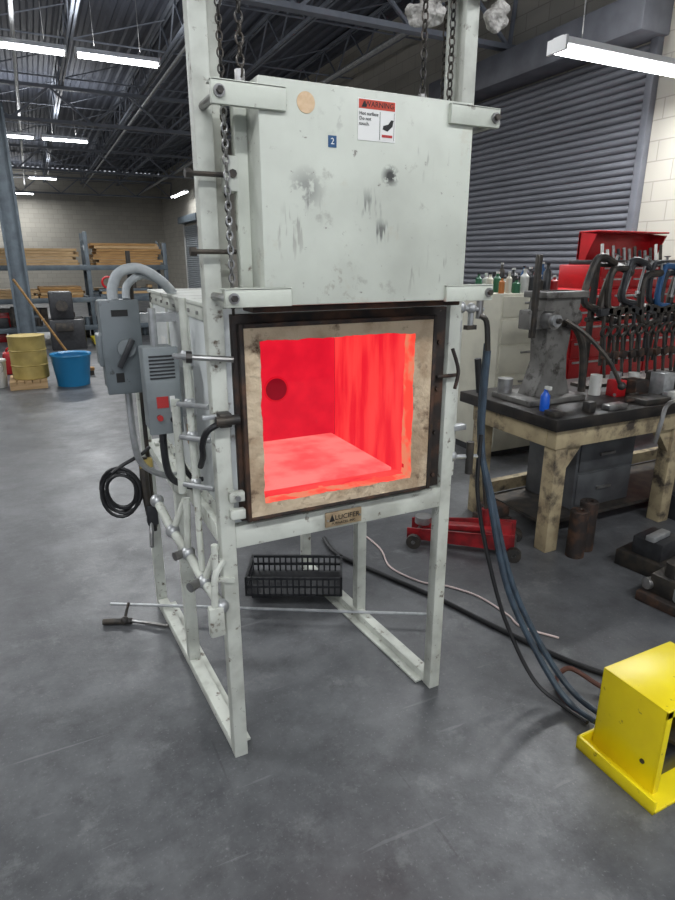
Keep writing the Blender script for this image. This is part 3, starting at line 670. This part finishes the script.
b.tube([Q(2.76,2.54,1.33),Q(2.86,2.45,1.24),Q(2.98,2.36,1.08),Q(3.06,2.32,.93)],.012,dsteel); b.sph(Q(3.07,2.315,.92),.024,dsteel)
pts=[Q(2.80,2.58,1.30),Q(2.90,2.58,1.27),Q(2.98,2.58,1.15),Q(3.01,2.58,1.0),Q(3.02,2.58,.84)]
b.tube(pts,.022,dsteel,seg=10)
b.cyl(Q(2.56,2.80,.835),Q(2.56,2.80,.93),.045,steel); b.finish()
b=B('blue_spray_bottle'); b.lathe((2.46,2.42,.80),[(0,0),(.024,0),(.026,.01),(.026,.085),(.016,.10),(.010,.11),(.010,.125),(0,.125)],mat('bottle_blue',(.01,.10,.55),None,.3)); b.box(2.45,2.47,2.385,2.425,.92,.94,whitep,.003); b.finish()
b=B('bench_tool_clutter')
for (x,y,z,w,d_,h_,m_) in ((2.42,2.31,.80,.06,.08,.03,dsteel),(3.18,2.32,.80,.22,.14,.03,dsteel),(3.30,2.52,.80,.12,.12,.09,rust),(3.50,2.30,.80,.3,.12,.04,galv),(3.66,2.50,.80,.16,.12,.1,dsteel),(3.14,2.52,.80,.08,.08,.10,redp),(3.95,2.4,.80,.25,.2,.12,dsteel),(3.38,2.28,.80,.1,.06,.05,whitep),(4.2,2.5,.80,.3,.3,.18,mach),(3.42,2.42,.80,.1,.1,.14,galv),(3.80,2.32,.80,.14,.1,.06,rust),(2.85,2.28,.80,.14,.06,.03,steel),(2.66,2.29,.80,.05,.05,.06,dsteel)):
    b.box(x-w/2,x+w/2,y-d_/2,y+d_/2,z,z+h_,m_,.004)
for i in range(26):
    x=3.02+random.random()*1.3; y=2.26+random.random()*.3; a=random.random()*6
    b.cyl((x,y,.815),(x+.12*math.cos(a),y+.03*math.sin(a),.815),.010,random.choice([dsteel,steel,rust,redp,dsteel]),seg=8)
for i in range(7):
    x=3.05+i*.17; y=2.60; r=.035; hh=.07+.06*random.random(); b.lathe((x,y,.80),[(0,0),(r,0),(r,hh),(r-.006,hh),(r-.006,.01),(0,.01)],random.choice([galv,dsteel,whitep,redp]),seg=14)
b.finish()
b=B('clamp_rack'); RX=.14
for x in (3.02,3.95): b.beam((x+RX,2.80,.80),(x+RX,2.80,1.60),.03,.03,dsteel)
for z in (1.24,1.57): b.cyl((2.98+RX,2.80,z),(4.0+RX,2.80,z),.014,dsteel)
b.box(3.0+RX,3.98+RX,2.74,2.88,.80,.82,dsteel)
def clamp(x,y,z,s,tilt,m_):
    R=Matrix.Rotation(tilt,3,'Y')
    def q(a,c): v=R@Vector((a*s,0,c*s)); return (x+v.x,y,z+v.z)
    b.tube([q(0,0),q(-.10,0),q(-.13,-.05),q(-.13,-.18),q(-.10,-.23),q(0,-.23)],.014*s+.005,m_,seg=8,sub=3)
    b.cyl(q(0,.04),q(0,-.16),.008,steel,seg=8); b.cyl(q(-.03,.04),q(.03,.04),.004,steel,seg=6); b.cyl(q(0,-.16),q(0,-.175),.016,steel,seg=10)
for i in range(12):
    clamp(3.13+RX+i*.08,2.76-.03*(i%2),1.58-.03*(i%3),1.0+.35*random.random(),random.uniform(-.5,.5),random.choice([dsteel,dsteel,blackp,dsteel,bluel]))
for i in range(14):
    x=3.06+RX+i*.068; m_=random.choice([dsteel,rust,blackp]); y=2.73
    b.cyl((x,y,1.28),(x+random.uniform(-.03,.03),y,.95),.012,m_,seg=8); b.obox((x,y,1.29),(.11,.04,.045),random.choice([dsteel,dsteel,blackp]),(0,random.uniform(-.4,.4),0),.004)
for i in range(12):
    x=3.04+RX+i*.08; b.cyl((x,2.69,1.14),(x+.02,2.67,.88),.010,dsteel,seg=8); b.torus((x,2.69,1.17),.032,.010,dsteel,axis=(0,1,.2),seg=12); b.obox((x+.02,2.68,1.02),(.05,.03,.05),rust,(0,random.uniform(-.5,.5),0),.004)
b.finish()
b=B('air_hose'); b.tube([(3.02,2.12,.62),(3.03,2.11,.74),(3.07,2.12,.83),(3.2,2.14,.845),(3.5,2.17,.83),(3.7,2.2,.815)],.012,steel); b.finish()

# ---------------------------------------------------------------- cabinets near wall
CY=3.75
b=B('cream_drawer_cabinet')
b.box(3.24,3.88,CY,CY+.5,.06,1.35,creamc,.008)
for i,(z0,z1) in enumerate(((.10,.40),(.42,.70),(.72,.94),(.96,1.15),(1.17,1.33))):
    b.box(3.26,3.86,CY-.015,CY,z0,z1,creamc,.004); b.box(3.47,3.65,CY-.03,CY-.014,z1-.06,z1-.045,steel,.002)
b.box(3.26,3.86,CY+.05,CY+.48,0,.06,blackp); b.finish()
b=B('shop_supply_bottles')
cols=[mat('can_orange',(.5,.17,.04),None,.4),whitep,blackp,blackp,mat('can_green',(.03,.14,.07),None,.4),dsteel,bluel,creamc,blackp,redp]
for i in range(24):
    x=3.28+(i%8)*.078+random.random()*.01; y=CY+.06+(i//8)*.14; r=.022+random.random()*.012; h_=.09+random.random()*.13; c_=cols[(i*7+i//8)%len(cols)]
    b.lathe((x,y,1.35),[(0,0),(r,0),(r,h_*.75),(r*.4,h_*.88),(r*.4,h_),(0,h_)],c_,seg=14)
    b.cyl((x,y,1.35+h_),(x,y,1.35+h_+.015),r*.5,whitep if i%2 else blackp,seg=10)
b.finish()
b=B('red_tool_chest')
cx0,cx1=4.0,5.45
b.box(cx0,cx1,CY,CY+.5,.12,1.36,redp,.01)
for z0,z1 in ((.16,.40),(.42,.60),(.62,.78),(.80,.94),(.96,1.08),(1.10,1.20),(1.22,1.33)):
    for xa,xb in ((cx0+.03,cx0+.42),(cx0+.44,cx0+.95),(cx0+.97,cx1-.03)):
        b.box(xa,xb,CY-.015,CY,z0,z1,redp,.004); b.box(xa+.03,xb-.03,CY-.028,CY-.014,z1-.032,z1-.015,galv,.002)
for x in (cx0+.1,cx1-.1):
    for y in (CY+.1,CY+.4): b.cyl((x-.02,y,.06),(x+.02,y,.06),.06,black); b.box(x-.02,x+.02,y-.02,y+.02,.06,.12,dsteel)
ux0=4.32
b.box(ux0,cx1,CY+.05,CY+.5,1.36,1.56,redp,.008)
for z0,z1 in ((1.38,1.46),(1.47,1.55)):
    for k in range(3): 
        xa=ux0+.02+k*.37; b.box(xa,xa+.35,CY+.038,CY+.05,z0,z1,redp,.003); b.box(xa+.03,xa+.32,CY+.028,CY+.04,z1-.025,z1-.012,galv)
b.box(ux0+.2,cx1,CY+.47,CY+.5,1.56,1.84,redp,.004)
b.prism([(ux0+.2,CY+.3,1.82),(ux0+.2,CY+.5,1.84),(ux0+.2,CY+.5,1.56),(ux0+.2,CY+.42,1.56)],(.012,0,0),redp); b.prism([(cx1-.012,CY+.3,1.82),(cx1-.012,CY+.5,1.84),(cx1-.012,CY+.5,1.56),(cx1-.012,CY+.42,1.56)],(.012,0,0),redp)
b.box(ux0+.2,cx1,CY+.28,CY+.5,1.835,1.85,redp,.004)
b.box(ux0+.03,cx1-.03,CY+.1,CY+.42,1.56,1.60,blackp,.004)
for i in range(12): b.cyl((ux0+.25+i*.07,CY+.25,1.6),(ux0+.25+i*.07,CY+.27,1.68+.06*random.random()),.014,random.choice([steel,blackp,dsteel,whitep]),seg=8)
b.finish()
b=B('machine_parts')
for (x,y,z,w,d_,h_,m_) in ((2.60,1.60,0,.24,.24,.05,rust),(2.60,1.60,.05,.16,.16,.10,dsteel),(2.85,1.88,0,.3,.3,.09,dsteel),(2.83,1.88,.09,.20,.16,.10,blackp),(2.80,1.45,0,.16,.2,.30,rust),(2.62,1.58,.15,.14,.05,.04,galv),(2.80,1.86,.19,.16,.05,.03,galv)):
    b.obox((x,y,z+h_/2),(w,d_,h_),m_,(0,0,.15),.006)
b.cyl((2.50,1.68,.09),(2.66,1.64,.09),.03,steel); b.cyl((2.58,1.6,.15),(2.58,1.6,.22),.04,dsteel); b.cyl((2.52,1.53,.09),(2.62,1.50,.09),.035,galv); b.finish()

# ---------------------------------------------------------------- far left: shelving and bits
b=B('lumber_rack')
for x in (-4.6,-2.0,1.05,2.62):
    for y in (13.9,14.8): b.box(x-.04,x+.04,y-.04,y+.04,0,2.15 if x<2 else 1.95,rackst,.004)
    for z in (.3,.95,1.6): b.beam((x,13.9,z),(x,14.8,z+.4),.03,.03,rackst)
for z in (.25,.82,1.46):
    for y in (13.88,14.82): b.box(-4.65,2.66,y-.03,y+.03,z-.06,z+.04,rackst,.004)
    b.box(-4.6,2.62,13.9,14.8,z+.02,z+.04,rackst)
rack=b.finish()
b=B('lumber_stack')
def planks(x0,x1,z0,n,k,m_):
    for i in range(n):
        for j in range(k):
            y=13.92+j*.82/k; dx=random.uniform(-.08,.08); z=z0+i*.055
            b.box(x0+dx,x1+dx,y,y+.8/k,z,z+.048,m_ if random.random()<.75 else wood2)
planks(-1.9,.85,1.50,6,4,wood2); planks(1.2,2.5,1.50,8,4,wood); planks(-4.4,-2.2,1.5,5,4,wood)
planks(-1.5,.0,.86,3,3,wood2); planks(.1,.9,.86,4,3,wood); planks(1.2,2.2,.86,3,3,rackst); planks(-4.2,-2.3,.86,6,3,wood)
b.finish(parent=rack)
b=B('shelf_clutter')
cc=[blackp,dsteel,blackp,dsteel,redp,galv,rackst,blackp,wood2,egrey,egrey]
for i in range(60):
    x=-1.9+random.random()*4.3; lv=random.choice([.0,.29,.29,.86]); w_=.10+random.random()*.25; h_=.10+random.random()*.3
    y_=14.0+random.random()*.3
    if lv==.86 and x<1.0: lv=.29
    b.box(x,x+w_,y_,y_+.25,lv,lv+min(h_,.18 if lv==0 else .42),random.choice(cc),.012)
    if i%3==0: b.cyl((x+.05,y_-.04,lv),(x+.05,y_-.04,lv+.16),.05,random.choice(cc),seg=12)
b.finish(parent=rack)
b=B('yellow_drum'); b.lathe((-.19,8.9,.11),[(0,0),(.21,0),(.22,.01),(.22,.17),(.228,.18),(.22,.19),(.22,.36),(.228,.37),(.22,.38),(.22,.54),(.228,.555),(.20,.55),(0,.545)],yelb); b.finish()
b=B('wooden_pallet')
for i in range(5): b.box(-.45+i*.09,-.37+i*.09,8.62,9.18,.08,.11,wood2)
for y in (8.63,8.86,9.10): b.box(-.45,-.01,y,y+.07,0,.08,wood2)
b.finish()
b=B('blue_tub'); b.lathe((.31,8.75,0),[(0,0),(.20,0),(.245,.38),(.262,.40),(.255,.42),(.23,.40),(.19,.03),(0,.02)],bucketb); b.finish()
b=B('white_bucket'); b.lathe((-.62,9.0,0),[(0,0),(.13,0),(.15,.33),(.16,.34),(.15,.36),(0,.35)],whitep); b.torus((-.62,8.87,.28),.12,.004,steel,axis=(0,1,.3),seg=16); b.finish()
b=B('push_broom'); b.cyl((.42,9.4,.12),(-.25,9.6,1.35),.016,wood); b.obox((.43,9.4,.09),(.4,.08,.05),wood,None,.01); b.box(.24,.62,9.37,9.43,0,.07,dsteel); b.finish()
b=B('pallet_jack'); b.box(1.05,1.5,12.6,13.2,.05,.35,yellow,.02); b.cyl((1.2,12.6,.35),(1.25,12.4,1.1),.02,redp); b.torus((1.25,12.4,1.2),.1,.02,redp,axis=(0,1,0)); b.box(.9,1.0,12.5,13.4,.05,.12,yellow); b.box(1.5,1.6,12.5,13.4,.05,.12,yellow)
for x in (.95,1.55): b.cyl((x-.03,12.7,.06),(x+.03,12.7,.06),.06,black)
b.box(.9,1.6,12.9,13.0,.06,.12,yellow); b.finish()
b=B('shop_machine'); b.box(.15,.75,12.3,12.8,0,.55,blackp,.02); b.box(.2,.6,12.4,12.75,.55,1.05,blackp,.03); b.cyl((.4,12.3,.8),(.4,12.4,.8),.10,dsteel); b.box(.25,.55,12.2,12.3,.35,.5,dsteel,.01); b.finish()
b=B('red_gas_can'); b.box(-.55,-.25,9.9,10.1,0,.32,redp,.03); b.cyl((-.3,10.0,.30),(-.22,10.0,.42),.025,yellow); b.tube([(-.5,10,.31),(-.48,10,.37),(-.38,10,.37),(-.36,10,.31)],.012,redp); b.finish()

# ---------------------------------------------------------------- camera
cd=bpy.data.cameras.new('camera'); cd.sensor_fit='HORIZONTAL'; cd.sensor_width=36; cd.lens=32; cd.clip_end=100
co=bpy.data.objects.new('camera',cd); co.location=(0,0,1.6); co.rotation_euler=(math.radians(90-17.57),0,math.radians(-26)); SC.collection.objects.link(co); SC.camera=co
